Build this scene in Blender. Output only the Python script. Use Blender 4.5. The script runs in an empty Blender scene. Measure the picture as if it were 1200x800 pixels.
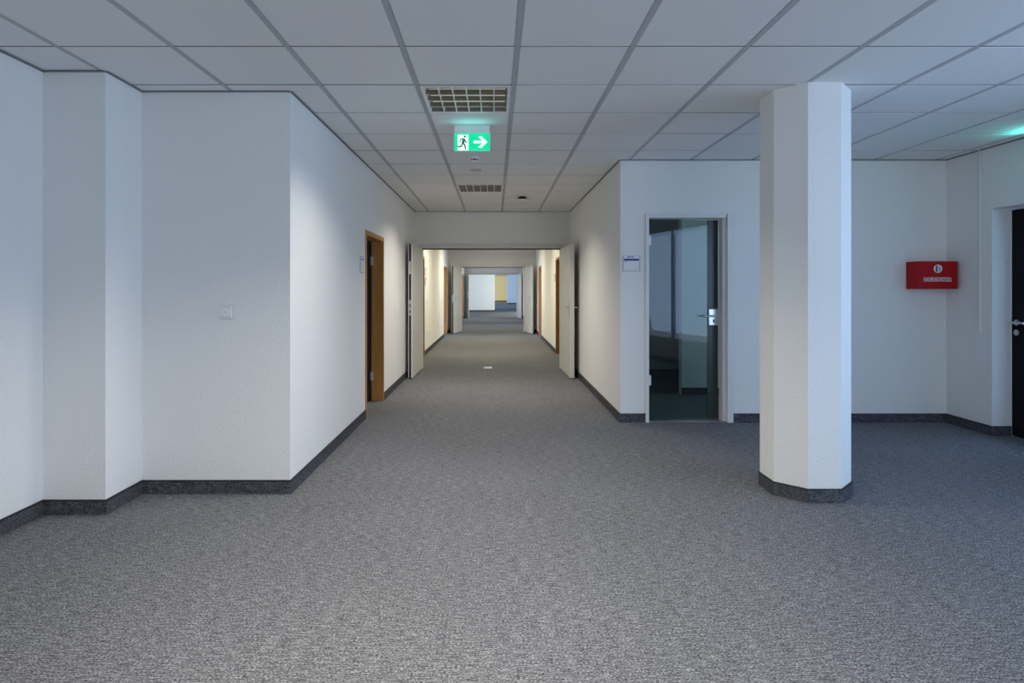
import bpy, bmesh, math, random
from mathutils import Matrix, Vector
random.seed(7)
S = bpy.context.scene
COL = S.collection
PI = math.pi

# ------------------------------------------------------------------ camera
F_PX, VX, VY = 716.0, 580.0, 338.0          # focal length and vanishing point in 1200x800 pixels
HC = 1.345                                   # eye height
ZC = 2.64                                    # ceiling height
cam_d = bpy.data.cameras.new('camera')
cam_d.sensor_width = 36.0
cam_d.lens = 36.0 * F_PX / 1200.0
cam_d.shift_x = (600 - VX) / 1200.0
cam_d.shift_y = (VY - 400) / 1200.0
cam_d.clip_start = 0.05
cam_d.clip_end = 200
cam = bpy.data.objects.new('camera', cam_d)
cam.location = (0, 0, HC)
cam.rotation_euler = (PI / 2, 0, 0)
COL.objects.link(cam)
S.camera = cam

# ------------------------------------------------------------------ world, exposure
w = bpy.data.worlds.new('sky')
S.world = w
w.use_nodes = True
w.node_tree.nodes['Background'].inputs[0].default_value = (0.62, 0.76, 1.0, 1)
w.node_tree.nodes['Background'].inputs[1].default_value = 1.0
S.view_settings.view_transform = 'Standard'
S.view_settings.look = 'None'
S.view_settings.gamma = 1.0
S.view_settings.use_curve_mapping = False
S.view_settings.exposure = 0.95
try:
    S.cycles.use_denoising = True
    S.cycles.max_bounces = 10
    S.cycles.diffuse_bounces = 6
    S.cycles.transparent_max_bounces = 12
    S.cycles.sample_clamp_indirect = 6.0
except Exception:
    pass


def area(name, loc, direction, sx, sy, color, power, spread=180):
    """Daylight coming in at a window (or a lamp's own light): rectangle facing 'direction'."""
    d = bpy.data.lights.new(name, 'AREA')
    d.shape = 'RECTANGLE'
    d.size, d.size_y = sx, sy
    d.color = color
    d.energy = power
    d.spread = math.radians(spread)
    o = bpy.data.objects.new(name, d)
    o.location = loc
    o.rotation_euler = Vector(direction).to_track_quat('-Z', 'Y').to_euler()
    COL.objects.link(o)
    return o


BLUE = (0.38, 0.60, 1.0)
SOFTBLUE = (0.62, 0.78, 1.0)
NEUT = (1.0, 0.97, 0.93)
WARM = (1.0, 0.90, 0.66)
LAMP = (1.0, 0.92, 0.80)
LAMP2 = (1.0, 0.91, 0.66)
# window daylight and added fills: (name, location, direction, width, height, colour, watts)
LIGHTS = [
    ('daylight_right', (4.86, 1.90, 1.50), (-1, 0, -0.25), 2.9, 2.1, (0.38, 0.61, 1.0), 38),
    ('fill_back', (2.7, -2.72, 1.40), (0, 1, -0.15), 2.8, 2.2, (0.95, 0.97, 1.0), 21),  # unseen fill added behind the viewer, placed to light the camera-facing walls
    ('fill_glass_room', (4.98, 7.02, 1.5), (-1, 0, 0), 0.8, 1.5, (0.70, 0.88, 1.0), 5),  # fill added to brighten the room seen through the glass door
    ('daylight_stairwell', (6.60, 5.00, 1.25), (-1, 0, 0), 1.8, 2.2, (0.22, 0.48, 1.0), 27),
    ('daylight_office_4', (-5.15, 17.50, 1.45), (1, 0, 0), 2.2, 1.5, BLUE, 70),
    ('daylight_office_5', (5.0, 17.05, 1.45), (-1, 0, 0), 2.2, 1.5, BLUE, 70),
    ('daylight_office_6', (-5.15, 22.4, 1.45), (1, 0, 0), 2.2, 1.5, BLUE, 110),
    ('daylight_office_7', (5.0, 22.4, 1.45), (-1, 0, 0), 2.2, 1.5, BLUE, 110),
    ('daylight_office_8', (-5.15, 26.9, 1.45), (1, 0, 0), 2.2, 1.5, BLUE, 110),
    ('fill_hall_1', (4.28, 32.0, 1.45), (-1, 0, 0), 4.0, 1.8, (0.9, 0.97, 1.0), 190),  # unseen fill added to light the white hall partition
    ('fill_hall_2', (-4.28, 46.0, 1.45), (1, 0, 0), 6.0, 1.8, BLUE, 330),  # blue fill added from the left to brighten the pier
    ('fill_hall_3', (-4.28, 58.0, 1.45), (1, 0, 0), 6.0, 1.8, WARM, 230),  # warm fill added for the cream end wall
]
for L in LIGHTS:
    area(*L)

# ------------------------------------------------------------------ materials
MATS = {}


def newmat(name):
    m = bpy.data.materials.new(name)
    m.use_nodes = True
    nt = m.node_tree
    b = nt.nodes['Principled BSDF']
    MATS[name] = m
    return m, nt, b


def simple(name, col, rough=0.5, metal=0.0, spec=0.5, emit=None, estr=0.0, noise=0.0, nscale=30.0, bump=0.0, bscale=200.0, bdist=0.001):
    m, nt, b = newmat(name)
    b.inputs['Base Color'].default_value = (*col, 1)
    b.inputs['Roughness'].default_value = rough
    b.inputs['Metallic'].default_value = metal
    b.inputs['Specular IOR Level'].default_value = spec
    if emit:
        b.inputs['Emission Color'].default_value = (*emit, 1)
        b.inputs['Emission Strength'].default_value = estr
    tc = nt.nodes.new('ShaderNodeTexCoord')
    if noise > 0:
        n = nt.nodes.new('ShaderNodeTexNoise')
        n.inputs['Scale'].default_value = nscale
        n.inputs['Detail'].default_value = 4
        nt.links.new(tc.outputs['Object'], n.inputs['Vector'])
        r = nt.nodes.new('ShaderNodeValToRGB')
        r.color_ramp.elements[0].position = 0.3
        r.color_ramp.elements[1].position = 0.7
        r.color_ramp.elements[0].color = (*[c * (1 - noise) for c in col], 1)
        r.color_ramp.elements[1].color = (*[min(1, c * (1 + noise)) for c in col], 1)
        nt.links.new(n.outputs['Fac'], r.inputs['Fac'])
        nt.links.new(r.outputs['Color'], b.inputs['Base Color'])
    if bump > 0:
        n2 = nt.nodes.new('ShaderNodeTexNoise')
        n2.inputs['Scale'].default_value = bscale
        n2.inputs['Detail'].default_value = 3
        nt.links.new(tc.outputs['Object'], n2.inputs['Vector'])
        bp = nt.nodes.new('ShaderNodeBump')
        bp.inputs['Strength'].default_value = bump
        bp.inputs['Distance'].default_value = bdist
        nt.links.new(n2.outputs['Fac'], bp.inputs['Height'])
        nt.links.new(bp.outputs['Normal'], b.inputs['Normal'])
    return m


# woodchip wallpaper, painted white
simple('paint', (0.88, 0.88, 0.87), 0.75, spec=0.25, bump=0.55, bscale=70, bdist=0.006)
simple('paint_pillar', (0.88, 0.88, 0.87), 0.7, spec=0.25, bump=0.5, bscale=85, bdist=0.006)
simple('paint_cream', (0.80, 0.74, 0.52), 0.75, spec=0.25)
simple('tile', (0.85, 0.85, 0.84), 0.9, spec=0.1, noise=0.045, nscale=160, bump=0.3, bscale=260, bdist=0.001)
simple('gap_shadow', (0.10, 0.10, 0.11), 0.7)  # shade in the tile joints, put into the colour
simple('rail', (0.50, 0.51, 0.53), 0.6, spec=0.3)
simple('plenum', (0.05, 0.05, 0.05), 0.9)
simple('ceiling_plain', (0.68, 0.67, 0.64), 0.9, spec=0.1)
simple('shadow_strip', (0.21, 0.22, 0.23), 0.7)
simple('lacquer', (0.76, 0.75, 0.71), 0.4, noise=0.015, nscale=3)
simple('frame_white', (0.80, 0.80, 0.80), 0.4)
simple('plastic_white', (0.90, 0.90, 0.89), 0.35)
simple('plastic_grey', (0.55, 0.56, 0.58), 0.4)
simple('seal_black', (0.012, 0.012, 0.013), 0.6)
simple('door_dark', (0.018, 0.014, 0.012), 0.55)
simple('door_black', (0.006, 0.006, 0.007), 0.6, spec=0.15)
simple('red', (0.46, 0.006, 0.009), 0.5, spec=0.2, noise=0.04, nscale=8)
simple('steel', (0.62, 0.62, 0.62), 0.28, metal=1.0)
simple('chrome', (0.85, 0.86, 0.86), 0.12, metal=1.0)
simple('mirror_reflector', (0.30, 0.28, 0.23), 0.25, metal=0.8)
simple('lamp_housing', (0.035, 0.035, 0.033), 0.5)
simple('lamp_tube', (0.80, 0.78, 0.66), 0.3)
simple('lamp_tube_lit', (0.9, 0.9, 0.8), 0.3, emit=(1.0, 0.92, 0.70), estr=0.22)
simple('print_white', (0.85, 0.85, 0.85), 0.5)
simple('print_blue', (0.03, 0.06, 0.30), 0.5)
simple('print_greyblue', (0.25, 0.29, 0.48), 0.5)
simple('print_teal', (0.03, 0.09, 0.12), 0.5)
simple('print_grey', (0.45, 0.47, 0.47), 0.5)
simple('sign_green', (0.0, 0.35, 0.16), 0.4, emit=(0.0, 0.80, 0.38), estr=0.42)
simple('sign_white', (0.8, 0.8, 0.8), 0.4, emit=(0.86, 1.0, 0.93), estr=0.5)
simple('sign_figure', (0.0, 0.2, 0.1), 0.4, emit=(0.0, 0.20, 0.10), estr=0.25)
simple('threshold', (0.35, 0.34, 0.33), 0.4, metal=0.6)


def wood(name, a, b_, scale):
    m, nt, b = newmat(name)
    tc = nt.nodes.new('ShaderNodeTexCoord')
    mp = nt.nodes.new('ShaderNodeMapping')
    mp.inputs['Scale'].default_value = (scale, scale, scale * 0.05)
    n = nt.nodes.new('ShaderNodeTexNoise')
    n.inputs['Scale'].default_value = 6
    n.inputs['Detail'].default_value = 6
    r = nt.nodes.new('ShaderNodeValToRGB')
    r.color_ramp.elements[0].position = 0.3
    r.color_ramp.elements[1].position = 0.7
    r.color_ramp.elements[0].color = (*a, 1)
    r.color_ramp.elements[1].color = (*b_, 1)
    nt.links.new(tc.outputs['Object'], mp.inputs['Vector'])
    nt.links.new(mp.outputs['Vector'], n.inputs['Vector'])
    nt.links.new(n.outputs['Fac'], r.inputs['Fac'])
    nt.links.new(r.outputs['Color'], b.inputs['Base Color'])
    b.inputs['Roughness'].default_value = 0.45


wood('beech', (0.44, 0.19, 0.045), (0.58, 0.28, 0.075), 8)


def carpet(name, dark, mid, light):
    m, nt, b = newmat(name)
    tc = nt.nodes.new('ShaderNodeTexCoord')

    def nz(sx, sy, sz, scale, detail):
        mp = nt.nodes.new('ShaderNodeMapping')
        mp.inputs['Scale'].default_value = (sx, sy, sz)
        n = nt.nodes.new('ShaderNodeTexNoise')
        n.inputs['Scale'].default_value = scale
        n.inputs['Detail'].default_value = detail
        n.inputs['Roughness'].default_value = 0.65
        nt.links.new(tc.outputs['Object'], mp.inputs['Vector'])
        nt.links.new(mp.outputs['Vector'], n.inputs['Vector'])
        return n
    n1 = nz(1.0, 2.2, 1.6, 105, 4)        # short flecks of yarn lying across the room
    n2 = nz(1.0, 1.0, 1.0, 1.1, 2)       # broad wear
    n3 = nz(1.0, 6.5, 4.0, 17, 3)       # longer streaks
    mix = nt.nodes.new('ShaderNodeMath')
    mix.operation = 'MULTIPLY_ADD'
    mix.inputs[1].default_value = 0.04
    nt.links.new(n2.outputs['Fac'], mix.inputs[0])
    st = nt.nodes.new('ShaderNodeMath')
    st.operation = 'MULTIPLY_ADD'
    st.inputs[1].default_value = 0.40
    nt.links.new(n3.outputs['Fac'], st.inputs[0])
    nt.links.new(n1.outputs['Fac'], st.inputs[2])
    sb = nt.nodes.new('ShaderNodeMath')
    sb.operation = 'SUBTRACT'
    sb.inputs[1].default_value = 0.175
    nt.links.new(st.outputs[0], sb.inputs[0])
    nt.links.new(sb.outputs[0], mix.inputs[2])
    r = nt.nodes.new('ShaderNodeValToRGB')
    e = r.color_ramp.elements
    e[0].position, e[1].position = 0.40, 0.72
    e[0].color, e[1].color = (*dark, 1), (*light, 1)
    k = e.new(0.55)
    k.color = (*mid, 1)
    nt.links.new(mix.outputs[0], r.inputs['Fac'])
    nt.links.new(r.outputs['Color'], b.inputs['Base Color'])
    b.inputs['Roughness'].default_value = 0.95
    b.inputs['Specular IOR Level'].default_value = 0.1
    bp = nt.nodes.new('ShaderNodeBump')
    bp.inputs['Strength'].default_value = 0.5
    bp.inputs['Distance'].default_value = 0.0018
    nt.links.new(n1.outputs['Fac'], bp.inputs['Height'])
    nt.links.new(bp.outputs['Normal'], b.inputs['Normal'])


carpet('carpet', (0.034, 0.035, 0.040), (0.146, 0.151, 0.164), (0.45, 0.46, 0.485))
carpet('carpet_strip', (0.032, 0.033, 0.038), (0.076, 0.079, 0.090), (0.18, 0.18, 0.20))


def glass(name, tint, gloss):
    m, nt, b = newmat(name)
    nt.nodes.remove(b)
    out = nt.nodes['Material Output']
    t = nt.nodes.new('ShaderNodeBsdfTransparent')
    t.inputs[0].default_value = (*tint, 1)
    g = nt.nodes.new('ShaderNodeBsdfGlossy')
    g.inputs['Roughness'].default_value = 0.0
    fr = nt.nodes.new('ShaderNodeFresnel')
    fr.inputs['IOR'].default_value = gloss
    mx = nt.nodes.new('ShaderNodeMixShader')
    ge = nt.nodes.new('ShaderNodeNewGeometry')      # reflect once, at the face where light enters the pane
    sub = nt.nodes.new('ShaderNodeMath')
    sub.operation = 'SUBTRACT'
    sub.inputs[0].default_value = 1.0
    nt.links.new(ge.outputs['Backfacing'], sub.inputs[1])
    mu = nt.nodes.new('ShaderNodeMath')
    mu.operation = 'MULTIPLY'
    nt.links.new(fr.outputs[0], mu.inputs[0])
    nt.links.new(sub.outputs[0], mu.inputs[1])
    nt.links.new(mu.outputs[0], mx.inputs[0])
    nt.links.new(t.outputs[0], mx.inputs[1])
    nt.links.new(g.outputs[0], mx.inputs[2])
    nt.links.new(mx.outputs[0], out.inputs['Surface'])


glass('glass_window', (0.95, 0.97, 0.97), 1.45)
glass('glass_door', (0.64, 0.75, 0.74), 1.55)
simple('seal_green', (0.030, 0.040, 0.036), 0.3)
glass('glass_clear', (0.94, 0.96, 0.96), 1.3)


# ------------------------------------------------------------------ builders
def link(name, me, parent=None, loc=(0, 0, 0), rotz=0.0):
    o = bpy.data.objects.new(name, me)
    COL.objects.link(o)
    o.location = loc
    o.rotation_euler = (0, 0, rotz)
    if parent:
        o.parent = parent
    return o


def mk(name, bm, mat, parent=None, loc=(0, 0, 0), rotz=0.0, smooth=False):
    me = bpy.data.meshes.new(name)
    bmesh.ops.recalc_face_normals(bm, faces=bm.faces)
    bm.to_mesh(me)
    bm.free()
    me.materials.append(MATS[mat])
    if smooth:
        for p in me.polygons:
            p.use_smooth = True
    return link(name, me, parent, loc, rotz)


def abox(bm, lo, hi, bevel=0.0):
    lo, hi = Vector(lo), Vector(hi)
    sz = hi - lo
    r = bmesh.ops.create_cube(bm, size=1.0, matrix=Matrix.Translation((lo + hi) / 2) @ Matrix.Diagonal((sz.x, sz.y, sz.z, 1)))
    if bevel > 0:
        vs = set(r['verts'])
        es = [e for e in bm.edges if e.verts[0] in vs and e.verts[1] in vs]
        bmesh.ops.bevel(bm, geom=es, offset=bevel, segments=2, affect='EDGES', profile=0.6)
    return bm


def acyl(bm, p0, p1, r0, r1=None, seg=16):
    p0, p1 = Vector(p0), Vector(p1)
    d = p1 - p0
    q = d.to_track_quat('Z', 'Y').to_matrix().to_4x4()
    bmesh.ops.create_cone(bm, cap_ends=True, segments=seg, radius1=r0, radius2=r0 if r1 is None else r1,
                          depth=d.length, matrix=Matrix.Translation((p0 + p1) / 2) @ q)
    return bm


def box(name, lo, hi, mat, parent=None, bevel=0.0):
    """A box in its parent's frame, with its origin at the middle of its own base."""
    lo, hi = Vector(lo), Vector(hi)
    c = Vector(((lo.x + hi.x) / 2, (lo.y + hi.y) / 2, lo.z))
    bm = bmesh.new()
    abox(bm, lo - c, hi - c, bevel)
    return mk(name, bm, mat, parent, c)


def tag(o, label=None, cat=None, group=None, kind=None):
    if label:
        o['label'] = label
    if cat:
        o['category'] = cat
    if group:
        o['group'] = group
    if kind:
        o['kind'] = kind
    return o


def thing(name, label, cat, loc=(0, 0, 0), group=None, kind=None, rotz=0.0):
    o = bpy.data.objects.new(name, None)
    o.empty_display_size = 0.1
    COL.objects.link(o)
    o.location = loc
    o.rotation_euler = (0, 0, rotz)
    return tag(o, label, cat, group, kind)


def poly(name, pts, thick, mat, parent=None, loc=(0, 0, 0)):
    """Outline in the XZ plane, thickness along +Y."""
    bm = bmesh.new()
    a = [bm.verts.new((x, 0, z)) for x, z in pts]
    b = [bm.verts.new((x, thick, z)) for x, z in pts]
    bm.faces.new(a)
    bm.faces.new(b[::-1])
    for i in range(len(pts)):
        j = (i + 1) % len(pts)
        bm.faces.new((a[i], b[i], b[j], a[j]))
    bm.normal_update()
    bmesh.ops.triangulate(bm, faces=[f for f in bm.faces if len(f.verts) > 4])
    return mk(name, bm, mat, parent, loc)


def text(name, body, size, mat, parent, loc, width=None, rot=(PI / 2, 0, 0)):
    cu = bpy.data.curves.new(name, 'FONT')
    cu.body = body
    cu.size = size
    cu.align_x, cu.align_y = 'CENTER', 'CENTER'
    cu.extrude = 0.0004
    cu.offset = size * 0.010
    tmp = bpy.data.objects.new(name, cu)
    COL.objects.link(tmp)
    bpy.context.view_layer.update()
    me = bpy.data.meshes.new_from_object(tmp.evaluated_get(bpy.context.evaluated_depsgraph_get()))
    bpy.data.objects.remove(tmp)
    me.materials.clear()
    me.materials.append(MATS[mat])
    me.transform(Matrix.Rotation(PI / 2, 4, 'X'))
    if width:
        xs = [v.co.x for v in me.vertices]
        k = width / (max(xs) - min(xs))
        me.transform(Matrix.Diagonal((k, 1, 1, 1)))
    return link(name, me, parent, loc)


ZT = ZC + 0.10          # walls run up behind the suspended ceiling


def hole_boxes(a0, a1, holes):
    """Split the strip a0..a1 x 0..ZT around rectangular holes (a, b, z0, z1)."""
    out, cur = [], a0
    for (a, b, z0, z1) in sorted(holes):
        if a > cur:
            out.append((cur, a, 0, ZT))
        if z0 > 0:
            out.append((a, b, 0, z0))
        if z1 < ZT:
            out.append((a, b, z1, ZT))
        cur = b
    if cur < a1:
        out.append((cur, a1, 0, ZT))
    return out


def wall_x(name, label, x0, x1, y0, y1, holes=(), mat='paint'):
    bm = bmesh.new()
    for (a, b, z0, z1) in hole_boxes(y0, y1, holes):
        abox(bm, (x0, a, z0), (x1, b, z1))
    o = mk(name, bm, mat)
    return tag(o, label, 'wall', kind='structure')


def wall_y(name, label, y0, y1, x0, x1, holes=(), mat='paint'):
    bm = bmesh.new()
    for (a, b, z0, z1) in hole_boxes(x0, x1, holes):
        abox(bm, (a, y0, z0), (b, y1, z1))
    o = mk(name, bm, mat)
    return tag(o, label, 'wall', kind='structure')


BH, BT = 0.083, 0.012


def skirt(name, label, p, q, n):
    """Carpet skirting from p to q along a wall, n = direction it faces."""
    x0, x1 = sorted((p[0], q[0]))
    y0, y1 = sorted((p[1], q[1]))
    if n[0] > 0: x1 = x0 + BT
    if n[0] < 0: x0 = x1 - BT
    if n[1] > 0: y1 = y0 + BT
    if n[1] < 0: y0 = y1 - BT
    o = box(name, (x0, y0, 0), (x1, y1, BH), 'carpet_strip')
    tag(o, label, 'baseboard', kind='structure')
    c = o.location
    e = 0.002
    box('top_edge', (x0 - c.x - (e if n[0] < 0 else 0), y0 - c.y - (e if n[1] < 0 else 0), BH),
        (x1 - c.x + (e if n[0] > 0 else 0), y1 - c.y + (e if n[1] > 0 else 0), BH + 0.006), 'seal_black', o)
    return o


def window(n, label, axis, pos, a0, a1, z0, z1, inward, bars=2):
    """Window in a wall; axis 'x': wall plane X = pos spanning Y a0..a1; 'y': plane Y = pos spanning X."""
    mid = (a0 + a1) / 2
    root = thing('window_%d' % n, label, 'window', (pos, mid, z0) if axis == 'x' else (mid, pos, z0), kind='structure')
    t, d = 0.05, 0.03

    def bx(nm, u0, u1, h0, h1, mat, dd=d):
        if axis == 'x':
            box(nm, (-dd, u0 - mid, h0 - z0), (dd, u1 - mid, h1 - z0), mat, root)
        else:
            box(nm, (u0 - mid, -dd, h0 - z0), (u1 - mid, dd, h1 - z0), mat, root)
    bx('window_frame', a0, a0 + t, z0, z1, 'frame_white')
    bx('window_frame', a1 - t, a1, z0, z1, 'frame_white')
    bx('window_frame', a0 + t, a1 - t, z0, z0 + t, 'frame_white')
    bx('window_frame', a0 + t, a1 - t, z1 - t, z1, 'frame_white')
    wid = (a1 - a0 - 2 * t - (bars) * t) / (bars + 1)
    u = a0 + t
    for i in range(bars + 1):
        bx('pane', u, u + wid, z0 + t, z1 - t, 'glass_window', 0.004)
        if i < bars:
            bx('mullion', u + wid, u + wid + t, z0 + t, z1 - t, 'frame_white')
        u += wid + t
    return root


# ------------------------------------------------------------------ plan (metres, camera at the origin looking along +Y)
YA, YB, YR, Y1 = 3.64, 4.013, 6.15, 10.27
XA, XP, XL, XC, XR = -2.694, -2.32, -1.345, 1.263, 4.544
XL2 = -1.42
Y2, Y3 = 19.1, 28.5
YBACK = -2.4
T = 0.13

# floor: one carpet through the whole storey
bm = bmesh.new()
abox(bm, (-5.6, -3.0, -0.12), (7.2, 66, 0))
tag(mk('floor', bm, 'carpet'), 'grey flecked loop pile carpet running through room and corridor', 'floor', kind='structure')

# ------------------------------------------------------------------ suspended ceiling with tiles
M = 0.6175
GX0, GY0 = 0.12, 3.276
bm = bmesh.new()
abox(bm, (-5.6, -3.0, ZC + 0.10), (7.2, Y1 + 0.06, ZC + 0.2))
CEIL = tag(mk('ceiling', bm, 'plenum'), 'suspended ceiling of pale mineral fibre tiles on grey rails', 'ceiling', kind='structure')


def inroom(x0, x1, y0, y1):
    regs = [(XA, XR, YBACK, YA), (XP, XR, YA, YB), (XL, XR, YB, YR), (XL, XC, YR, Y1)]
    return any(x1 > a + 0.01 and x0 < b - 0.01 and y1 > c + 0.01 and y0 < d - 0.01 for a, b, c, d in regs)


LAMPS = {(-1, 1), (-1, 7), (-1, -3)}          # grid cells (column, row) that hold a luminaire instead of a tile
RW = 0.030                          # visible width of the rails
g = 0.006
tile_mesh = {}


def tile_obj(x0, x1, y0, y1, dz, tilt):
    key = (round(x1 - x0, 3), round(y1 - y0, 3))
    if key not in tile_mesh:
        b_ = bmesh.new()
        hx, hy = (x1 - x0) / 2, (y1 - y0) / 2
        # board with a narrow chamfer around its lower face
        c = 0.005
        low = [b_.verts.new((sx * (hx - c), sy * (hy - c), 0)) for sx, sy in ((-1, -1), (1, -1), (1, 1), (-1, 1))]
        mid = [b_.verts.new((sx * hx, sy * hy, c)) for sx, sy in ((-1, -1), (1, -1), (1, 1), (-1, 1))]
        top = [b_.verts.new((sx * hx, sy * hy, 0.016)) for sx, sy in ((-1, -1), (1, -1), (1, 1), (-1, 1))]
        b_.faces.new(low)
        b_.faces.new(top)
        for A, B in ((low, mid), (mid, top)):
            for i in range(4):
                b_.faces.new((A[i], A[(i + 1) % 4], B[(i + 1) % 4], B[i]))
        bmesh.ops.recalc_face_normals(b_, faces=b_.faces)
        me = bpy.data.meshes.new('ceiling_tile')
        b_.to_mesh(me)
        b_.free()
        me.materials.append(MATS['tile'])
        tile_mesh[key] = me
    o = link('ceiling_tile', tile_mesh[key], CEIL, ((x0 + x1) / 2, (y0 + y1) / 2, ZC + dz))
    o.rotation_euler = (tilt, 0, 0)
    return o


cols = list(range(-5, 8))
rows = list(range(-10, 12))
for k in cols:
    x0, x1 = GX0 + k * M + RW / 2, GX0 + (k + 1) * M - RW / 2
    x0, x1 = max(x0, XA - 0.02), min(x1, XR + 0.02)
    if x1 - x0 < 0.03:
        continue
    for j in rows:
        y0, y1 = GY0 + j * M + g, GY0 + (j + 1) * M - g
        if y0 > Y1:
            continue
        y0, y1 = max(y0, YBACK - 0.02), min(y1, Y1 + 0.02)
        if y1 - y0 < 0.03 or not inroom(x0, x1, y0, y1) or (k, j) in LAMPS:
            continue
        tile_obj(x0, x1, y0, y1, random.uniform(0, 0.0022), random.uniform(-0.003, 0.003))
for k in range(-4, 8):
    x = GX0 + k * M
    ya = YBACK
    yb = Y1 if XL < x < XC else YR
    if x < XL:
        yb = YB
    if x < XP:
        yb = YA
    box('ceiling_rail', (x - RW / 2 + 0.001, ya, ZC + 0.002), (x + RW / 2 - 0.001, yb, ZC + 0.03), 'rail', CEIL)

for j in rows:
    y = GY0 + j * M
    if y < YBACK + 0.05 or y > Y1 - 0.02:
        continue
    xa = XA if y < YA else XP if y < YB else XL
    xb = XR if y < YR else XC
    box('gap_shadow_strip', (xa, y - g + 0.0005, ZC + 0.003), (xb, y + g - 0.0005, ZC + 0.02), 'gap_shadow', CEIL)  # dark strips laid in as the shadow between abutting tile rows

# thin dark strips painted in as the shadow where ceiling meets walls
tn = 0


def cshade(p, q, n):
    global tn
    tn += 1
    x0, x1 = sorted((p[0], q[0]))
    y0, y1 = sorted((p[1], q[1]))
    t = 0.016
    if n[0] > 0: x1 = x0 + t
    if n[0] < 0: x0 = x1 - t
    if n[1] > 0: y1 = y0 + t
    if n[1] < 0: y0 = y1 - t
    o = box('shade_strip_%d' % tn, (x0, y0, ZC - 0.007), (x1, y1, ZC - 0.001), 'shadow_strip')
    tag(o, 'thin dark strip painted as the shadow gap where ceiling meets ' + ('the side wall' if n[0] else 'the cross wall'), 'shade_strip', 'ceiling edge shade strips', 'structure')


cshade((XA, YBACK), (XA, YA), (1, 0))
cshade((XA, YA), (XP, YA), (0, -1))
cshade((XP, YA), (XP, YB), (1, 0))
cshade((XP, YB), (XL, YB), (0, -1))
cshade((XL, YB), (XL, Y1), (1, 0))
cshade((XC, YR), (XC, Y1), (-1, 0))
cshade((XL, Y1), (XC, Y1), (0, -1))
cshade((XC, YR), (XR, YR), (0, -1))
cshade((XR, YBACK), (XR, YR), (-1, 0))

# ceilings further down the storey
for i, (a, b) in enumerate(((Y1 + 0.06, Y3 + 0.06), (Y3 + 0.06, 66))):
    o = box('ceiling', (-5.6, a, ZC), (7.2, b, ZC + 0.2), 'ceiling_plain')
    tag(o, ('plain pale ceiling over the corridor beyond the double doors', 'plain pale ceiling over the hall at the corridor end')[i], 'ceiling', kind='structure')
for i, (x0, x1, y0, y1) in enumerate(((-5.6, XL - T, YB, Y1 + 0.06), (XC, 7.2, YR + 0.1, Y1 + 0.06))):
    o = box('ceiling', (x0, y0, ZC), (x1, y1, ZC + 0.09), 'ceiling_plain')
    tag(o, ('plain ceiling of the office behind the beech framed door', 'plain ceiling of the room behind the glass door')[i], 'ceiling', kind='structure')

# ------------------------------------------------------------------ walls of the front room
WZ = dict(right=(0.4, 3.4, 0.39, 2.45), back=(1.25, 4.15, 0.2, 2.5))
wall_x('wall_left', 'white woodchip wall stepping back beside the pilaster', XA - 0.2, XA, YBACK, YA + 0.2)
o = wall_y('wall_pilaster', 'narrow white wall pilaster facing the room', YA, YA + 0.3, XA, XP)
bm = bmesh.new()
abox(bm, (XP - T, YB, 0), (XL, YB + T, ZT))
abox(bm, (XP - T, YA + 0.3, 0), (XP, YB, ZT))
tag(mk('wall_block', bm, 'paint'), 'white wall block carrying the light switch', 'wall', kind='structure')
DL = (6.335, 7.351)
wall_x('wall_corridor_left', 'white left wall of the corridor with beech framed doorway', XL - T, XL, YB + T, Y1, [(DL[0], DL[1], 0, 1.955)])
wall_x('wall_corridor_right', 'white right wall of the near corridor', XC, XC + T, YR + T, Y1)
GD = (1.513, 2.392)                       # glass door, outer frame
wall_y('wall_back_right', 'white cross wall holding the glass door', YR, YR + T, XC, XR + 0.3, [(GD[0] + 0.01, GD[1] - 0.01, 0, 2.09)])
RD = (4.60, 5.585)                        # recess of the black door in the right wall
wall_x('wall_right', 'white right wall with deep door recess', XR, XR + 0.17, YBACK, YR, [WZ['right'], (RD[0], RD[1], 0, 2.075)])
wall_y('wall_rear', 'white wall behind the viewer with added tall window', YBACK - 0.2, YBACK, XA - 0.2, XR + 0.2, [WZ['back']])
window(2, 'wide window in the wall beside the black door', 'x', XR + 0.10, *WZ['right'], -1, 1)
window(3, 'tall window added in the rear wall for fill light', 'y', YBACK - 0.12, *WZ['back'], 1)

# skirtings of the front room and near corridor
skirt('baseboard_left', 'dark carpet skirting along the left wall', (XA, YBACK), (XA, YA), (1, 0))
skirt('baseboard_pilaster', 'dark carpet skirting under the pilaster front', (XA, YA), (XP + BT, YA), (0, -1))
skirt('baseboard_pilaster_side', 'dark carpet skirting under the pilaster side', (XP, YA), (XP, YB - BT), (1, 0))
skirt('baseboard_block', 'dark carpet skirting below the light switch wall', (XP, YB), (XL + BT, YB), (0, -1))
skirt('baseboard_corridor_left', 'dark carpet skirting between wall corner and beech doorway', (XL, YB), (XL, DL[0]), (1, 0))
skirt('baseboard_corridor_left', 'dark carpet skirting between beech doorway and double doors', (XL, DL[1]), (XL, Y1), (1, 0))
skirt('baseboard_corridor_right', 'dark carpet skirting along the right corridor wall', (XC, YR), (XC, Y1), (-1, 0))
skirt('baseboard_back', 'short dark carpet skirting left of the glass door', (XC - BT, YR), (GD[0], YR), (0, -1))
skirt('baseboard_back', 'dark carpet skirting between glass door and red box corner', (GD[1], YR), (XR, YR), (0, -1))
skirt('baseboard_right', 'dark carpet skirting from corner to door recess', (XR, RD[1] - BT), (XR, YR), (-1, 0))
skirt('baseboard_recess', 'dark carpet skirting inside the door recess', (XR, RD[1]), (XR + 0.17, RD[1]), (0, -1))
skirt('baseboard_right', 'dark carpet skirting under the wide window', (XR, YBACK), (XR, RD[0]), (-1, 0))


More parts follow.
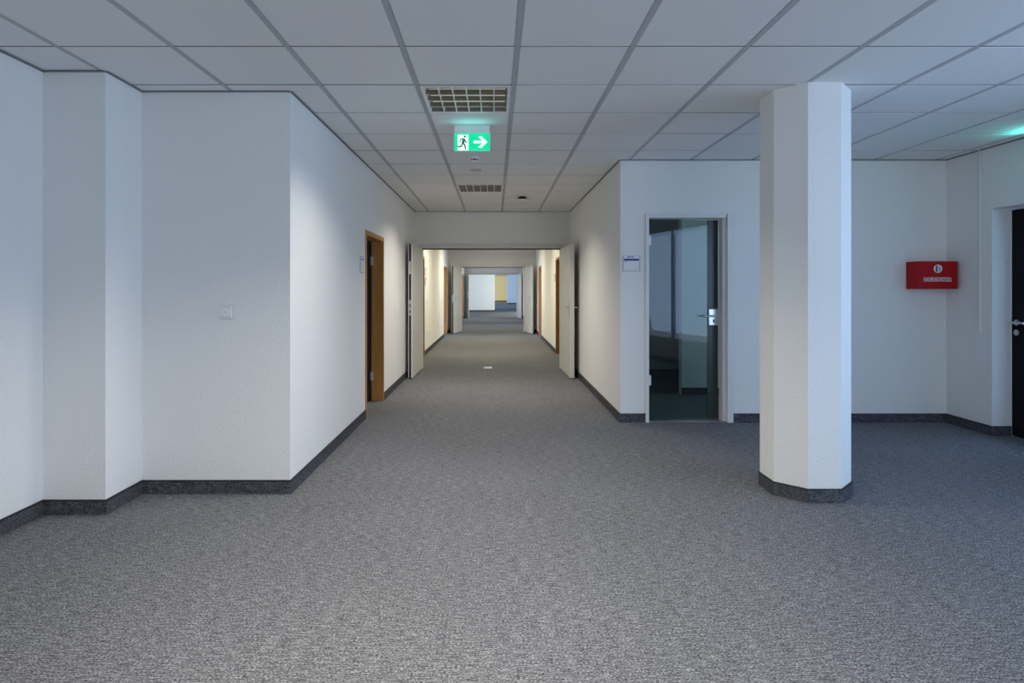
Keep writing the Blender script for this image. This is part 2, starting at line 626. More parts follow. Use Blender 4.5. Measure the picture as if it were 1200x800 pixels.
# ------------------------------------------------------------------ pillar
def octagon(r_flat, z0, z1, bm):
    R = r_flat / math.cos(PI / 8)
    lo = [bm.verts.new((R * math.cos(PI / 8 + i * PI / 4), R * math.sin(PI / 8 + i * PI / 4), z0)) for i in range(8)]
    hi = [bm.verts.new((v.co.x, v.co.y, z1)) for v in lo]
    bm.faces.new(lo)
    bm.faces.new(hi)
    for i in range(8):
        bm.faces.new((lo[i], lo[(i + 1) % 8], hi[(i + 1) % 8], hi[i]))


PX, PY = 2.072, 4.092
pil = thing('pillar', 'white eight sided plaster pillar standing free on the carpet', 'pillar', (PX, PY, 0))
bm = bmesh.new()
octagon(0.2525, 0, ZC + 0.004, bm)
mk('shaft', bm, 'paint_pillar', pil)
bm = bmesh.new()
octagon(0.2525 + 0.009, 0, BH, bm)
sk = mk('skirting', bm, 'carpet_strip', pil)
bm = bmesh.new()
octagon(0.2525 + 0.011, BH, BH + 0.005, bm)
mk('top_edge', bm, 'seal_black', sk)


# ------------------------------------------------------------------ door hardware
def lever(bm, x, y, z, face, toward, plate=(0.045, 0.24), lev=0.13):
    """Plate on the plane Y = y (face = -1 looks to -Y) with a lever pointing along 'toward' (+1/-1 in X)."""
    pw, ph = plate
    ya, yb = sorted((y, y + face * 0.008))
    abox(bm, (x - pw / 2, ya, z - ph * 0.62), (x + pw / 2, yb, z + ph * 0.38), 0.003)
    acyl(bm, (x, y, z), (x, y + face * 0.055, z), 0.010)
    acyl(bm, (x, y + face * 0.050, z), (x + toward * lev, y + face * 0.050, z), 0.009)
    return bm


# --- glass door
W = GD[1] - GD[0]
door = thing('door_1', 'tinted glass door in white steel frame behind the pillar', 'door', (GD[0], YR, 0), kind='structure')
FH = 2.10
fw = 0.034
for nm, lo, hi in (('door_frame', (0, -0.022, 0), (fw, T, FH)),
                   ('door_frame', (W - fw - 0.038, -0.022, 0), (W, T, FH)),
                   ('door_frame', (fw, -0.022, FH - 0.045), (W - fw - 0.038, T, FH))):
    if nm == 'door_frame' and lo[0] > 0.5:
        # right hand post: face plus the reveal that turns in towards the glass
        bm = bmesh.new()
        abox(bm, (W - 0.058, -0.024, 0), (W, T, FH), 0.003)
        abox(bm, (W - 0.09, 0.03, 0), (W - 0.058, T, FH - 0.045))
        mk(nm, bm, 'frame_white', door)
    else:
        box(nm, lo, hi, 'frame_white', door, 0.003)
leaf = thing('door_leaf', None, None, (fw + 0.002, 0.022, 0.012), rotz=math.radians(8.5))
leaf.parent = door
LW = W - 0.09 - fw - 0.004
box('glass_pane', (0, 0, 0), (LW, 0.008, FH - 0.066), 'glass_door', leaf)
tag(leaf.children[0], 'smoky tinted glass')
tag(box('lock_stile', (LW - 0.112, -0.004, 0), (LW, 0.012, FH - 0.066), 'seal_green', leaf), 'dark green edge strip')
bm = bmesh.new()
abox(bm, (LW - 0.105, -0.016, 0.955), (LW - 0.004, 0.0, 1.125), 0.006)
acyl(bm, (LW - 0.05, 0, 1.04 + 0.012), (LW - 0.05, -0.06, 1.052), 0.010)
acyl(bm, (LW - 0.045, -0.056, 1.052), (LW - 0.185, -0.056, 1.052), 0.0095)
hd = mk('handle', bm, 'steel', leaf)
tag(hd, 'brushed steel lever on square plate')
box('keyhole', (LW - 0.062, -0.0185, 0.985), (LW - 0.046, -0.0155, 1.015), 'seal_black', leaf)
for z in (0.36, 1.77):
    box('hinge', (-0.014, -0.03, z), (0.018, 0.012, z + 0.10), 'frame_white', leaf, 0.003)
box('threshold_strip', (fw, 0.01, 0), (W - fw, 0.05, 0.006), 'threshold', door)

# room behind the glass door
wall_x('wall_office_right', 'white side wall of the room behind the glass door', XR + 0.17, XR + 0.3, YR + T, 10.3, [(6.55, 7.5, 0.7, 2.3)])
window(1, 'window added for fill light in the room behind the glass door', 'x', XR + 0.26, 6.55, 7.5, 0.7, 2.3, -1, 1)  # opening added for the fill lamp outside it
o = box('wall_office_partition', (2.37, 7.75, 0), (XR + 0.17, 7.87, ZC), 'paint')
tag(o, 'white partition standing behind the glass door', 'wall', kind='structure')
wall_y('wall_office_rear', 'white rear wall of the room behind the glass door', 10.2, 10.3, XC + T, XR + 0.17)
skirt('baseboard_partition', 'dark skirting on the partition behind the glass door', (2.37, 7.75), (XR + 0.17, 7.75), (0, -1))

# --- black door in the recess of the right wall
door = thing('door_2', 'black framed glazed door set in the recess of the right wall', 'door', (XR + 0.17, RD[0], 0), kind='structure')
D = RD[1] - RD[0]
box('door_frame', (0, D - 0.012, 0), (0.06, D, 2.075), 'frame_white', door)
box('door_frame', (0, 0, 0), (0.06, 0.012, 2.075), 'frame_white', door)
box('door_frame', (0, 0.012, 2.063), (0.06, D - 0.012, 2.075), 'frame_white', door)
leaf = thing('door_leaf', None, None, (0.0, 0.012, 0.008))
leaf.parent = door
lw, lh = D - 0.024, 2.05
ST = 0.135
box('stile', (0.002, lw - ST, 0), (0.045, lw, lh), 'door_black', leaf)
box('stile', (0.002, 0, 0), (0.045, ST, lh), 'door_black', leaf)
box('rail', (0.002, ST, 0), (0.045, lw - ST, 0.2), 'door_black', leaf)
box('rail', (0.002, ST, lh - 0.14), (0.045, lw - ST, lh), 'door_black', leaf)
box('glass_pane', (0.02, ST, 0.2), (0.026, lw - ST, lh - 0.14), 'glass_clear', leaf)
bm = bmesh.new()
yh = lw - 0.055
acyl(bm, (0.002, yh, 1.03), (-0.008, yh, 1.03), 0.026, seg=24)
acyl(bm, (0.002, yh, 1.03), (-0.055, yh, 1.03), 0.010)
acyl(bm, (-0.05, yh + 0.01, 1.03), (-0.05, yh - 0.13, 1.03), 0.010)
tag(mk('handle', bm, 'steel', leaf), 'steel lever handle')
bm = bmesh.new()
acyl(bm, (0.002, yh, 0.94), (-0.008, yh, 0.94), 0.026, seg=24)
rs = mk('keyhole_rosette', bm, 'steel', leaf)
# stairwell beyond it
wall_y('wall_stairwell_near', 'white wall of the stairwell beside the black door', 3.7, 3.8, XR + 0.17, 6.9)
wall_y('wall_stairwell_far', 'white wall of the stairwell behind the red box corner', 6.2, 6.3, XR + 0.3, 6.9)
wall_x('wall_stairwell_outer', 'outer stairwell wall with window', 6.75, 6.9, 3.8, 6.2, [(4.0, 6.0, 0.1, 2.4)])
window(4, 'stairwell window beyond the black glazed door', 'x', 6.72, 4.0, 6.0, 0.1, 2.4, -1, 1)


# ------------------------------------------------------------------ beech framed doorways along the corridor
def wood_door(n, label, side, xw, y0, y1, top, leaf_open=88, near_detail=True):
    """side -1: opening in the left wall whose room face is X = xw; +1 right wall."""
    s = side
    root = thing('door_%d' % n, label, 'door', (xw, y0, 0), kind='structure')
    Wd = y1 - y0
    t = 0.035

    def bx(nm, xa, xb, ya, yb, z0, z1, m, par=root, bev=0.0):
        a, b = sorted((s * xa, s * xb))
        return box(nm, (a, ya, z0), (b, yb, z1), m, par, bev)
    bx('jamb', -0.012, T + 0.005, 0, t, 0, top, 'beech', bev=0.003)
    bx('jamb', -0.012, T + 0.005, Wd - t, Wd, 0, top, 'beech', bev=0.003)
    bx('head', -0.012, T + 0.005, t, Wd - t, top - 0.05, top, 'beech', bev=0.003)
    # leaf swung into the office, hinged on the far jamb
    lw = Wd - 2 * t - 0.01
    lf = thing('door_leaf', None, None, (s * (T + 0.012), Wd - t - 0.006, 0.01))
    lf.parent = root
    b_ = bmesh.new()
    if s < 0:
        abox(b_, (0, -0.042, 0), (lw, 0, top - 0.07))
    else:
        abox(b_, (0, 0, 0), (lw, 0.042, top - 0.07))
    pan = mk('panel', b_, 'door_dark', lf)
    lf.rotation_euler = (0, 0, (-PI / 2 - math.radians(leaf_open)) if s < 0 else (-PI / 2 + math.radians(leaf_open)))
    for z in (0.25, top - 0.33):
        bx('hinge', T - 0.022, T + 0.012, Wd - t - 0.016, Wd - t, z, z + 0.10, 'plastic_grey')
    return root


wood_door(3, 'beech framed doorway with dark open leaf in the near corridor wall', -1, XL, DL[0], DL[1], 1.955)
LD2 = [(11.25, 12.25), (16.95, 17.99)]
RD2 = [(11.6, 12.61), (16.56, 17.56)]
LD3 = [(21.9, 22.9), (26.4, 27.4)]
RD3 = [(21.9, 22.9)]
DT = 1.975


def holes(ds):
    return [(a, b, 0, DT) for a, b in ds]


wood_door(4, 'beech framed doorway just past the double doors, left wall', -1, XL2, *LD2[0], DT)
wood_door(5, 'beech framed doorway before the second double doors, left wall', -1, XL2, *LD2[1], DT)
wood_door(6, 'beech framed doorway just past the double doors, right wall', 1, XC, *RD2[0], DT)
wood_door(7, 'beech framed doorway before the second double doors, right wall', 1, XC, *RD2[1], DT)
wood_door(8, 'beech framed doorway past the second double doors, left wall', -1, XL2, *LD3[0], DT)
wood_door(9, 'beech framed doorway past the second double doors, right wall', 1, XC, *RD3[0], DT)
wood_door(10, 'doorway beside the third double doors, left wall', -1, XL2, *LD3[1], DT)

wall_x('wall_corridor_left', 'white left wall of the second corridor length', XL2 - T, XL2, Y1 + 0.12, Y2, holes(LD2))
wall_x('wall_corridor_right', 'white right wall of the second corridor length', XC, XC + T, Y1 + 0.12, Y2, holes(RD2))
wall_x('wall_corridor_left', 'white left wall of the third corridor length', XL2 - T, XL2, Y2 + 0.12, Y3, holes(LD3))
wall_x('wall_corridor_right', 'white right wall of the third corridor length', XC, XC + T, Y2 + 0.12, Y3, holes(RD3))


def runs(y0, y1, ds):
    cur = y0
    for a, b in sorted(ds):
        yield cur, a
        cur = b
    yield cur, y1


for sec, (ya, yb, dl, dr) in enumerate(((Y1 + 0.12, Y2, LD2, RD2), (Y2 + 0.12, Y3, LD3, RD3))):
    for a, b in runs(ya, yb, dl):
        skirt('baseboard_corridor_left', 'dark skirting on the left wall of the %s corridor length' % ('second', 'third')[sec], (XL2, a), (XL2, b), (1, 0))['group'] = 'corridor skirting left %d' % (sec + 2)
    for a, b in runs(ya, yb, dr):
        skirt('baseboard_corridor_right', 'dark skirting on the right wall of the %s corridor length' % ('second', 'third')[sec], (XC, a), (XC, b), (-1, 0))['group'] = 'corridor skirting right %d' % (sec + 2)


# side offices: partition walls and outer walls with a window each
def office(side, x_in, x_out, y0, y1, yw, n, label, blind=False):
    s = side
    wx0, wx1 = sorted((x_out, x_out + s * 0.12))
    nm = 'left' if s < 0 else 'right'
    wall_x('wall_office_' + nm, ('plain outer wall, ' if blind else 'outer wall with window, ') + label, wx0, wx1, y0, y1, [] if blind else [(yw - 1.15, yw + 1.15, 0.65, 2.25)])
    a, b = sorted((x_in, x_out))
    wall_y('wall_office_' + nm + '_near', 'nearer side wall, ' + label, y0, y0 + 0.08, a, b)
    wall_y('wall_office_' + nm + '_far', 'farther side wall, ' + label, y1 - 0.08, y1, a, b)
    if not blind:
        window(n, 'office window, ' + label, 'x', x_out + s * 0.05, yw - 1.15, yw + 1.15, 0.65, 2.25, -s, 1)


office(-1, XL - T, -5.0, 5.2, 9.2, 6.90, 5, 'office behind the near beech doorway', True)
office(-1, XL2 - T, -5.0, 9.3, 14.3, 11.75, 6, 'office left past the first double doors', True)
office(1, XC + T, 4.85, 10.4, 14.4, 12.10, 7, 'office right past the first double doors', True)
office(-1, XL2 - T, -5.0, 15.0, 19.8, 17.5, 8, 'office left before the second double doors')
office(1, XC + T, 4.85, 14.7, 19.4, 17.05, 9, 'office right before the second double doors')
office(-1, XL2 - T, -5.0, 20.0, 24.6, 22.4, 10, 'office left past the second double doors')
office(1, XC + T, 4.85, 20.0, 24.8, 22.4, 11, 'office right past the second double doors')
office(-1, XL2 - T, -5.0, 24.7, 28.4, 26.9, 12, 'office left before the third double doors')


# ------------------------------------------------------------------ double fire doors across the corridor
def leaf_parts(root, hx, hy, L, sgn, ang, H, near):
    """sgn -1: left leaf (visible face at local y = 0, body towards -y); +1: right leaf (body towards +y)."""
    lf = thing('door_leaf', None, None, (hx, hy, 0.012))
    lf.parent = root
    lf.rotation_euler = (0, 0, -PI / 2 + sgn * math.radians(ang))
    t = 0.065
    y0, y1 = (-t, 0) if sgn < 0 else (0, t)
    box('panel', (0.02, y0, 0), (L, y1, H), 'lacquer', lf, 0.002)
    if sgn < 0:
        box('edge_seal', (L - 0.004, -0.052, 0.0), (L + 0.0015, -0.020, H), 'seal_black', lf)
        box('lock_plate', (L - 0.003, -0.050, 0.93), (L + 0.003, -0.022, 1.16), 'steel', lf)
        box('lock_slot', (L - 0.002, -0.043, 0.97), (L + 0.004, -0.029, 1.01), 'seal_black', lf)
        box('lock_slot', (L - 0.002, -0.043, 1.06), (L + 0.004, -0.029, 1.10), 'seal_black', lf)
        if near:
            box('edge_plate', (L - 0.003, -0.050, 1.55), (L + 0.003, -0.026, 1.74), 'lacquer', lf)
            box('edge_plate', (L - 0.003, -0.050, 1.86), (L + 0.003, -0.026, H), 'seal_black', lf)
    else:
        box('edge_rebate', (L - 0.001, 0.02, 0), (L + 0.012, t, H), 'lacquer', lf, 0.002)
    for face in (-1, 1):
        if sgn < 0 and near:
            continue                     # the fixed leaf carries no lever
        b_ = bmesh.new()
        yy = y0 if face < 0 else y1
        lever(b_, L - 0.065, yy, 1.05, face, -1)
        tag(mk('handle', b_, 'steel', lf), 'steel lever handle on long plate')
    return lf


def double_door(n, label, y, xl, xr, L, al, ar, wl, wr, near):
    top = 2.018
    wall_y('wall_partition', ('white cross wall over the %s double doors' % ('first', 'second', 'third')[n - 11]), y, y + 0.12, wl, wr, [(xl - 0.02, xr + 0.02, 0, top + 0.03)])
    root = thing('door_%d' % n, label, 'door', ((xl + xr) / 2, y, 0), kind='structure')
    cx = (xl + xr) / 2
    a, b = xl - cx, xr - cx
    box('door_frame', (a - 0.06, -0.012, 0), (a, 0.13, top + 0.075), 'lacquer', root, 0.002)
    box('door_frame', (b, -0.012, 0), (b + 0.06, 0.13, top + 0.075), 'lacquer', root, 0.002)
    box('door_frame', (a, -0.012, top), (b, 0.13, top + 0.075), 'lacquer', root, 0.002)
    box('head_seal', (a, 0.0, top - 0.016), (b, 0.11, top), 'seal_black', root)
    if near:
        box('closer_rail', (a + 0.06, -0.045, top + 0.022), (b - 0.06, -0.012, top + 0.055), 'lacquer', root, 0.003)
        box('closer_rail_joint', (0.30, -0.049, top + 0.026), (0.36, -0.045, top + 0.05), 'steel', root)
    leaf_parts(root, a, -0.014, L, -1, al, top - 0.02, near)
    leaf_parts(root, b, -0.014, L, 1, ar, top - 0.02, near)
    return root


double_door(11, 'pair of cream fire doors standing open nearest the exit sign', Y1, -1.218, 1.097, 1.155, 0.5, 1, XL - T, XC + T, True)
double_door(12, 'second pair of cream fire doors standing open down the corridor', Y2, -1.032, 0.899, 0.955, 11, 10, XL2 - T, XC + T, False)
double_door(13, 'third pair of pale fire doors standing open at the corridor end', Y3, -1.21, 1.01, 1.0, -2, 7, XL2 - T, XC + T, False)
# little metal floor plate where the first pair latches
fp = thing('floor_plate', 'small bright metal latch plate set in the carpet between fire doors', 'floor plate', (-0.12, Y1 + 0.10, 0))
box('plate', (-0.075, -0.10, 0), (0.075, 0.10, 0.006), 'chrome', fp, 0.002)
box('latch_hole', (-0.012, -0.015, 0.005), (0.012, 0.015, 0.0072), 'seal_black', fp)

# ------------------------------------------------------------------ hall at the far end
wall_x('wall_hall_left', 'left outer wall of the far hall', -4.13, -4.0, Y3 + 0.12, 64, [(42.5, 49.5, 0.5, 2.4), (54.5, 61.5, 0.5, 2.4)])
wall_x('wall_hall_right', 'right outer wall of the far hall', 4.0, 4.13, Y3 + 0.12, 64, [(29.5, 34.5, 0.5, 2.4)])
wall_y('wall_hall_near_left', 'front wall of the far hall, left piece', Y3, Y3 + 0.12, -4.0, XL2 - T)
wall_y('wall_hall_near_right', 'front wall of the far hall, right piece', Y3, Y3 + 0.12, XC + T, 4.0)
window(13, 'added hall window on the left near the cream end wall', 'x', -4.1, 54.5, 61.5, 0.5, 2.4, 1, 3)  # these hall windows are added to let the fill lamps in
window(14, 'added hall window on the right beyond the third doors', 'x', 4.1, 29.5, 34.5, 0.5, 2.4, -1, 3)
window(15, 'added hall window on the left behind the white partition', 'x', -4.1, 42.5, 49.5, 0.5, 2.4, 1, 3)
wall_y('wall_hall_partition', 'white partition closing the left half of the far hall', 35.7, 35.95, -4.0, -0.015)
skirt('baseboard_hall_partition', 'dark skirting under the white hall partition', (-4.0, 35.7), (-0.015, 35.7), (0, -1))
wall_y('wall_hall_pier', 'bluish white wall pier deep in the far hall', 53.5, 54.0, 1.05, 4.0)
skirt('baseboard_hall_pier', 'dark skirting under the bluish wall pier', (1.05, 53.5), (4.0, 53.5), (0, -1))
wall_y('wall_hall_end', 'cream end wall of the far hall', 64, 64.2, -4.0, 4.0, mat='paint_cream')
skirt('baseboard_hall_end', 'dark skirting under the cream end wall', (-4.0, 64), (4.0, 64), (0, -1))


# ------------------------------------------------------------------ recessed louvre luminaires
def luminaire(label, x0, y0, power, color, spread=None):
    """Square louvre luminaire filling one ceiling cell whose lower left corner is x0, y0."""
    s = M
    r = thing('ceiling_light', label, 'ceiling light', (x0 + s / 2, y0 + s / 2, ZC))
    h = s / 2 - 0.016
    z = 0.0
    b_ = bmesh.new()
    f = 0.021
    abox(b_, (-h, -h, -0.004), (-h + f, h, 0.07))
    abox(b_, (h - f, -h, -0.004), (h, h, 0.07))
    abox(b_, (-h + f, -h, -0.004), (h - f, -h + f, 0.07))
    abox(b_, (-h + f, h - f, -0.004), (h - f, h, 0.07))
    mk('frame', b_, 'plastic_white', r)
    box('housing', (-h, -h, 0.07), (h, h, 0.092), 'lamp_housing', r)
    n = 4
    inner = h - f
    pitch = 2 * inner / n
    for i in range(n):
        yc = -inner + pitch * (i + 0.5)
        b_ = bmesh.new()
        acyl(b_, (-inner + 0.012, yc, 0.043), (inner - 0.012, yc, 0.043), 0.0145, seg=14)
        mk('tube', b_, 'lamp_tube_lit', r, smooth=True)
        # trough of the reflector beside each tube
    for i in range(n + 1):
        yc = -inner + pitch * i
        b_ = bmesh.new()
        w_ = 0.014
        v = [b_.verts.new((sx, yc + sy, zz)) for sx in (-inner, inner) for sy, zz in ((-0.003, 0.0), (0.003, 0.0), (w_, 0.026), (-w_, 0.026))]
        b_.faces.new(v[0:4])
        b_.faces.new(v[4:8])
        for k in range(4):
            b_.faces.new((v[k], v[(k + 1) % 4], v[4 + (k + 1) % 4], v[4 + k]))
        mk('reflector', b_, 'mirror_reflector', r)
    for i in range(1, 6):
        xc = -inner + 2 * inner * i / 6
        box('louvre_blade', (xc - 0.0035, -inner, -0.001), (xc + 0.0035, inner, 0.036), 'plastic_white', r)
    # light of the tubes, cut off sideways by the louvre
    area('lamp_light', (x0 + s / 2, y0 + s / 2, ZC - 0.006), (0, 0, -1), 2 * inner, 2 * inner, color, power, spread or LOUVRE)
    return r


LOUVRE = 134


luminaire('square louvre ceiling light right before the green exit sign', GX0 - M, GY0 + M, 11, LAMP)
luminaire('square louvre ceiling light near the first fire doors', GX0 - M, GY0 + 7 * M, 15, LAMP)
luminaire('square louvre ceiling light in the front room before the wall block', GX0 - M, GY0 - 3 * M, 26, LAMP)
luminaire('square louvre ceiling light just past the first fire doors', GX0 - M, GY0 + 14.5 * M, 25, LAMP2, 170)
luminaire('square louvre ceiling light before the second fire doors', GX0 - M, GY0 + 20.5 * M, 25, LAMP2, 170)
luminaire('added square louvre ceiling light past the second fire doors', GX0 - M, GY0 + 28 * M, 16, LAMP, 170)  # unseen lamp added to brighten the floor of the third corridor length
luminaire('added square louvre ceiling light before the third fire doors', GX0 - M, GY0 + 36 * M, 16, LAMP, 170)  # second lamp added for that floor, also out of view


# ------------------------------------------------------------------ exit signs
def exit_sign(label, x, y, zt=ZC, rotz=0.0, glow=0.06):
    r = thing('exit_sign', label, 'exit sign', (x, y, zt), rotz=rotz)
    w_, hh = 0.285, 0.143
    z1 = -0.064
    z0 = z1 - hh
    box('mount', (-w_ / 2 + 0.003, 0.004, z1), (w_ / 2 - 0.003, 0.028, 0), 'plastic_white', r, 0.002)
    box('body', (-w_ / 2, 0, z0), (w_ / 2, 0.034, z1), 'plastic_white', r, 0.003)
    box('panel', (-w_ / 2 + 0.002, -0.003, z0 + 0.002), (w_ / 2 - 0.002, 0.0, z1 - 0.002), 'sign_green', r)
    # lit door field, running figure and arrow
    fx = -w_ / 2
    a = lambda u, v: (fx + u * w_, z0 + v * hh)
    P = lambda nm, pts, m, d: poly(nm, [a(*p) for p in pts], 0.001, m, r, (0, d, 0))
    P('door_field', [(0.10, 0.04), (0.40, 0.04), (0.40, 0.90), (0.10, 0.90), (0.10, 0.30), (0.19, 0.30), (0.19, 0.20), (0.10, 0.20)], 'sign_white', -0.0042)
    def limb(pts, wd):
        # stroke of constant width through pts (sign units are 2:1)
        L_, R_ = [], []
        q = [Vector(a(*p)) for p in pts]
        for i_, p_ in enumerate(q):
            d_ = (q[min(i_ + 1, len(q) - 1)] - q[max(i_ - 1, 0)]).normalized()
            n_ = Vector((-d_.y, d_.x)) * wd * hh / 2
            L_.append(p_ + n_)
            R_.append(p_ - n_)
        return [tuple(v) for v in L_ + R_[::-1]]
    for pts, wd in (([(0.275, 0.69), (0.245, 0.43)], 0.15), ([(0.25, 0.46), (0.300, 0.32), (0.325, 0.10)], 0.085),
                    ([(0.24, 0.46), (0.205, 0.27), (0.13, 0.25)], 0.085), ([(0.285, 0.67), (0.325, 0.50), (0.38, 0.48)], 0.065),
                    ([(0.26, 0.69), (0.185, 0.65), (0.155, 0.48)], 0.065)):
        poly('running_figure', limb(pts, wd), 0.001, 'sign_figure', r, (0, -0.0056, 0))
    b_ = bmesh.new()
    hx_, hz_ = a(0.30, 0.80)
    acyl(b_, (hx_, -0.0046, hz_), (hx_, -0.0056, hz_), 0.0095, seg=20)
    mk('figure_head', b_, 'sign_figure', r)
    P('arrow', [(0.54, 0.43), (0.795, 0.43), (0.665, 0.21), (0.75, 0.17), (0.93, 0.50), (0.75, 0.83), (0.665, 0.79), (0.795, 0.57), (0.54, 0.57)], 'sign_white', -0.0042)
    # the lamp inside also lights the ceiling through the clear upper edge
    dx, dy = math.sin(rotz), -math.cos(rotz)
    area('sign_glow', (x + dx * 0.06, y + dy * 0.06, zt - 0.085), (dx * 0.9, dy * 0.9, 1), w_ * 0.9, 0.02, (0.10, 0.9, 0.85), glow)
    return r


exit_sign('green lit exit sign with running figure and arrow hung over the corridor', -0.181, 4.84)
exit_sign('green lit exit sign hung over the black door recess', 4.46, 4.95, rotz=-PI / 2, glow=0.40)

# ------------------------------------------------------------------ ceiling sensors
r = thing('smoke_detector', 'white round smoke detector on the tile behind the exit sign', 'smoke detector', (-0.20, 6.02, ZC))
b_ = bmesh.new()
acyl(b_, (0, 0, 0), (0, 0, -0.022), 0.055, 0.052, 28)
mk('base', b_, 'plastic_white', r)
b_ = bmesh.new()
acyl(b_, (0, 0, -0.022), (0, 0, -0.036), 0.036, 0.036, 24)
mk('slot_ring', b_, 'seal_black', r)
b_ = bmesh.new()
acyl(b_, (0, 0, -0.036), (0, 0, -0.046), 0.040, 0.030, 24)
mk('cap', b_, 'plastic_white', r)
for i in range(6):
    an = i * PI / 3
    box('rib', (0.036 * math.cos(an) - 0.003, 0.036 * math.sin(an) - 0.003, -0.037), (0.036 * math.cos(an) + 0.003, 0.036 * math.sin(an) + 0.003, -0.021), 'plastic_white', r)
r = thing('ceiling_sensor', 'black flared ceiling sensor close to the fire doors', 'sensor', (0.385, 8.62, ZC))
b_ = bmesh.new()
acyl(b_, (0, 0, 0), (0, 0, -0.022), 0.045, 0.05, 24)
mk('base', b_, 'seal_black', r)
b_ = bmesh.new()
acyl(b_, (0, 0, -0.022), (0, 0, -0.042), 0.06, 0.092, 28)
mk('collar', b_, 'seal_black', r)
b_ = bmesh.new()
acyl(b_, (0, 0, -0.042), (0, 0, -0.050), 0.086, 0.07, 28)
mk('lens', b_, 'plastic_white', r)
o = box('ceiling_plate', (-0.27, 6.62, ZC - 0.004), (-0.15, 6.74, ZC + 0.001), 'plastic_grey')
tag(o, 'small flat grey cover plate on the ceiling behind the smoke detector', 'cover plate')

# ------------------------------------------------------------------ red wall box in the corner
r = thing('wall_box', 'red metal wall box with white lettering hung in the corner', 'wall box', (4.137, YR, 0))
bw, bd = 0.385, 0.175
kz = (YR - bd) / F_PX
zb0, zb1 = HC + (338 - 338.5) * kz, HC + (338 - 306) * kz
box('body', (0, -bd, zb0), (bw, -0.001, zb1), 'red', r, 0.004)
box('lid', (0.002, -bd - 0.004, zb0 + 0.004), (bw - 0.002, -bd, zb1 - 0.004), 'red', r, 0.0015)
text('lettering', 'EVAKUIERUNGS-PROTOKOLL', 0.060, 'print_white', r, (bw * 0.495, -bd - 0.0046, zb0 + (zb1 - zb0) * 0.335), 0.274)
b_ = bmesh.new()
cz = zb0 + (zb1 - zb0) * 0.73
acyl(b_, (bw * 0.50, -bd - 0.004, cz), (bw * 0.50, -bd - 0.0055, cz), 0.041, seg=32)
em = mk('emblem', b_, 'print_white', r)
poly('emblem_mark', [(-0.023, -0.026), (-0.008, -0.036), (-0.006, 0.036), (-0.023, 0.026)], 0.001, 'print_teal', em, (bw * 0.50, -bd - 0.0066, cz))
poly('emblem_mark', [(0.004, -0.034), (0.026, -0.024), (0.028, 0.010), (0.014, 0.02), (0.010, 0.034), (0.006, 0.03)], 0.001, 'print_grey', em, (bw * 0.50, -bd - 0.0066, cz))
for zz in (0.3, 0.7):
    b_ = bmesh.new()
    acyl(b_, (0.0, -bd * 0.45, zb0 + (zb1 - zb0) * zz), (-0.003, -bd * 0.45, zb0 + (zb1 - zb0) * zz), 0.006, seg=12)
    mk('rivet', b_, 'red', r)

# cable duct on the right wall
zc0 = HC - (390 - 338) * 5.72 / F_PX
r = thing('cable_duct', 'thin white vertical cable duct on the wall beside the door recess', 'cable duct', (XR, 5.72, zc0))
box('channel', (-0.016, -0.014, 0), (0, 0.014, ZC - zc0 - 0.002), 'frame_white', r, 0.002)
box('cover', (-0.019, -0.012, 0.01), (-0.016, 0.012, ZC - zc0 - 0.002), 'frame_white', r)

# ------------------------------------------------------------------ switches, sockets, name plates
def switch_y(label, x, y, z, s=0.082):
    r = thing('light_switch', label, 'light switch', (x, y, z))
    box('frame', (-s / 2, -0.016, -s / 2), (s / 2, 0, s / 2), 'plastic_white', r, 0.004)
    box('shadow_rim', (-s / 2 - 0.003, -0.004, -s / 2 - 0.003), (s / 2 + 0.003, 0, s / 2 + 0.003), 'plastic_grey', r)  # grey rim drawn in as the shadow gap around the switch
    box('rocker_gap', (-s * 0.37, -0.0165, -s * 0.37), (s * 0.37, -0.0155, s * 0.37), 'plastic_grey', r)
    box('rocker', (-s * 0.34, -0.023, -s * 0.34), (s * 0.34, -0.010, s * 0.34), 'plastic_white', r, 0.003)
    box('rocker_mark', (-0.006, -0.0238, -0.002), (0.006, -0.0228, 0.003), 'plastic_grey', r)
    return r


def plate_x(name, label, cat, side, x, y, z, w_, h_, parts, group=None):
    """Flat thing on a side wall; side +1 faces +X."""
    r = thing(name, label, cat, (x, y, z), group)
    for nm, d0, d1, u0, u1, v0, v1, m in parts:
        a, b = sorted((side * d0, side * d1))
        box(nm, (a, -w_ / 2 + u0 * w_, v0 * h_), (b, -w_ / 2 + u1 * w_, v1 * h_), m, r, 0.002 if d1 - d0 > 0.006 else 0)
    return r


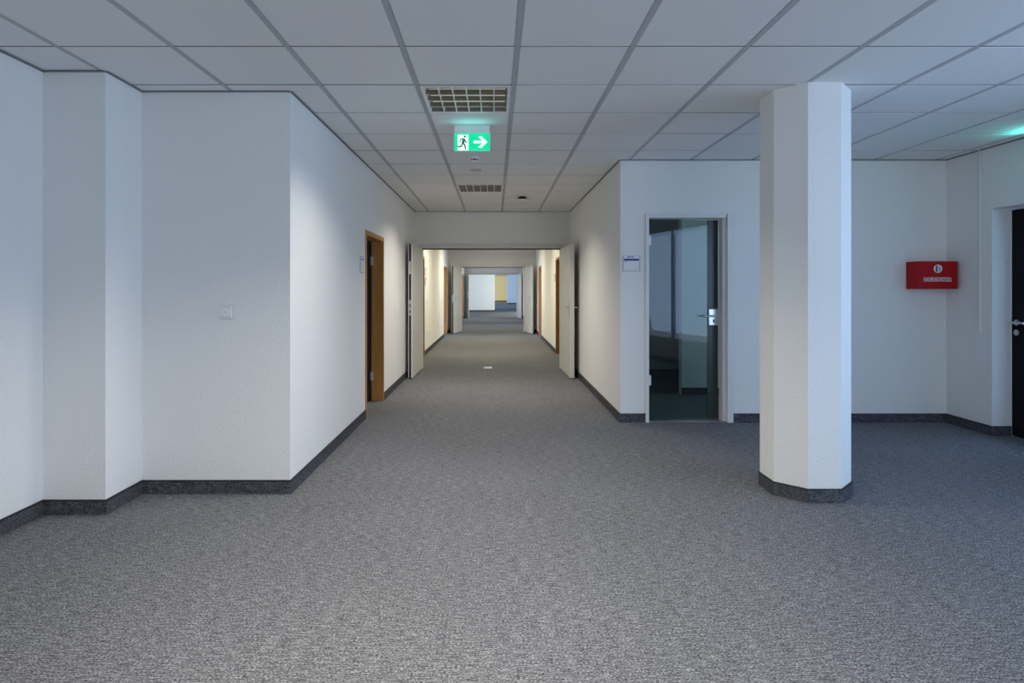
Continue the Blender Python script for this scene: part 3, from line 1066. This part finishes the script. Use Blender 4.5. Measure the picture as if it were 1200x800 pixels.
k = YB / F_PX
switch_y('small white rocker switch alone on the white wall block', (265.5 - VX) * k, YB, HC - (365.5 - VY) * k)
SW = [('frame', 0, 0.011, 0, 1, 0, 1, 'plastic_white'), ('rocker', 0.010, 0.017, 0.16, 0.84, 0.16, 0.84, 'plastic_white')]
SO = [('frame', 0, 0.011, 0, 1, 0, 1, 'plastic_white'), ('socket_face', 0.010, 0.013, 0.2, 0.8, 0.2, 0.8, 'plastic_grey')]
NP = [('backing', 0, 0.012, 0, 1, 0, 1, 'plastic_grey'), ('card', 0.012, 0.014, 0.08, 0.92, 0.07, 0.93, 'print_white'), ('band', 0.014, 0.0148, 0.12, 0.88, 0.75, 0.86, 'print_greyblue')]
plate_x('name_plate', 'white door name plate before the beech framed doorway', 'name plate', 1, XL, 6.15, 1.50, 0.15, 0.17, NP)
plate_x('light_switch', 'white switch on the corridor wall between beech doorway and fire doors', 'light switch', 1, XL, 8.55, 1.02, 0.082, 0.14, SW)
plate_x('name_plate', 'upper name plate past the first fire doors, left wall', 'name plate', 1, XL2, 12.5, 1.62, 0.16, 0.15, NP)
plate_x('name_plate', 'lower name plate past the first fire doors, left wall', 'name plate', 1, XL2, 12.5, 1.42, 0.16, 0.15, NP)
plate_x('light_switch', 'white switch below the two name plates', 'light switch', 1, XL2, 12.75, 1.03, 0.082, 0.082, SW)
plate_x('wall_socket', 'white wall socket low on the left wall past the fire doors', 'socket', 1, XL2, 12.75, 0.36, 0.082, 0.082, SO)
plate_x('name_plate', 'name plate beside the beech doorway, right wall past the fire doors', 'name plate', -1, XC, 12.85, 1.50, 0.16, 0.15, NP)

k = YR / F_PX
r = thing('door_sign', 'white and blue door sign beside the glass door', 'sign', ((739.7 - VX) * k, YR, HC - (318 - VY) * k))
w_, h_ = 21 * k, 19 * k
box('holder', (-w_ / 2, -0.007, 0), (w_ / 2, 0, h_), 'plastic_grey', r, 0.002)
box('card', (-w_ / 2 + 0.012, -0.009, 0.008), (w_ / 2 - 0.012, -0.0065, h_ - 0.004), 'print_white', r)
box('blue_band', (-w_ / 2 + 0.014, -0.0096, h_ * 0.66), (w_ / 2 - 0.014, -0.0088, h_ * 0.79), 'print_blue', r)
box('logo', (-w_ / 2 + 0.055, -0.0096, h_ * 0.83), (-w_ / 2 + 0.068, -0.0088, h_ * 0.95), 'print_blue', r)
box('logo_line', (-w_ / 2 + 0.074, -0.0096, h_ * 0.86), (-w_ / 2 + 0.118, -0.0088, h_ * 0.93), 'print_greyblue', r)
box('print_line', (-w_ / 2 + 0.018, -0.0096, h_ * 0.575), (-w_ / 2 + 0.052, -0.0088, h_ * 0.605), 'print_greyblue', r)
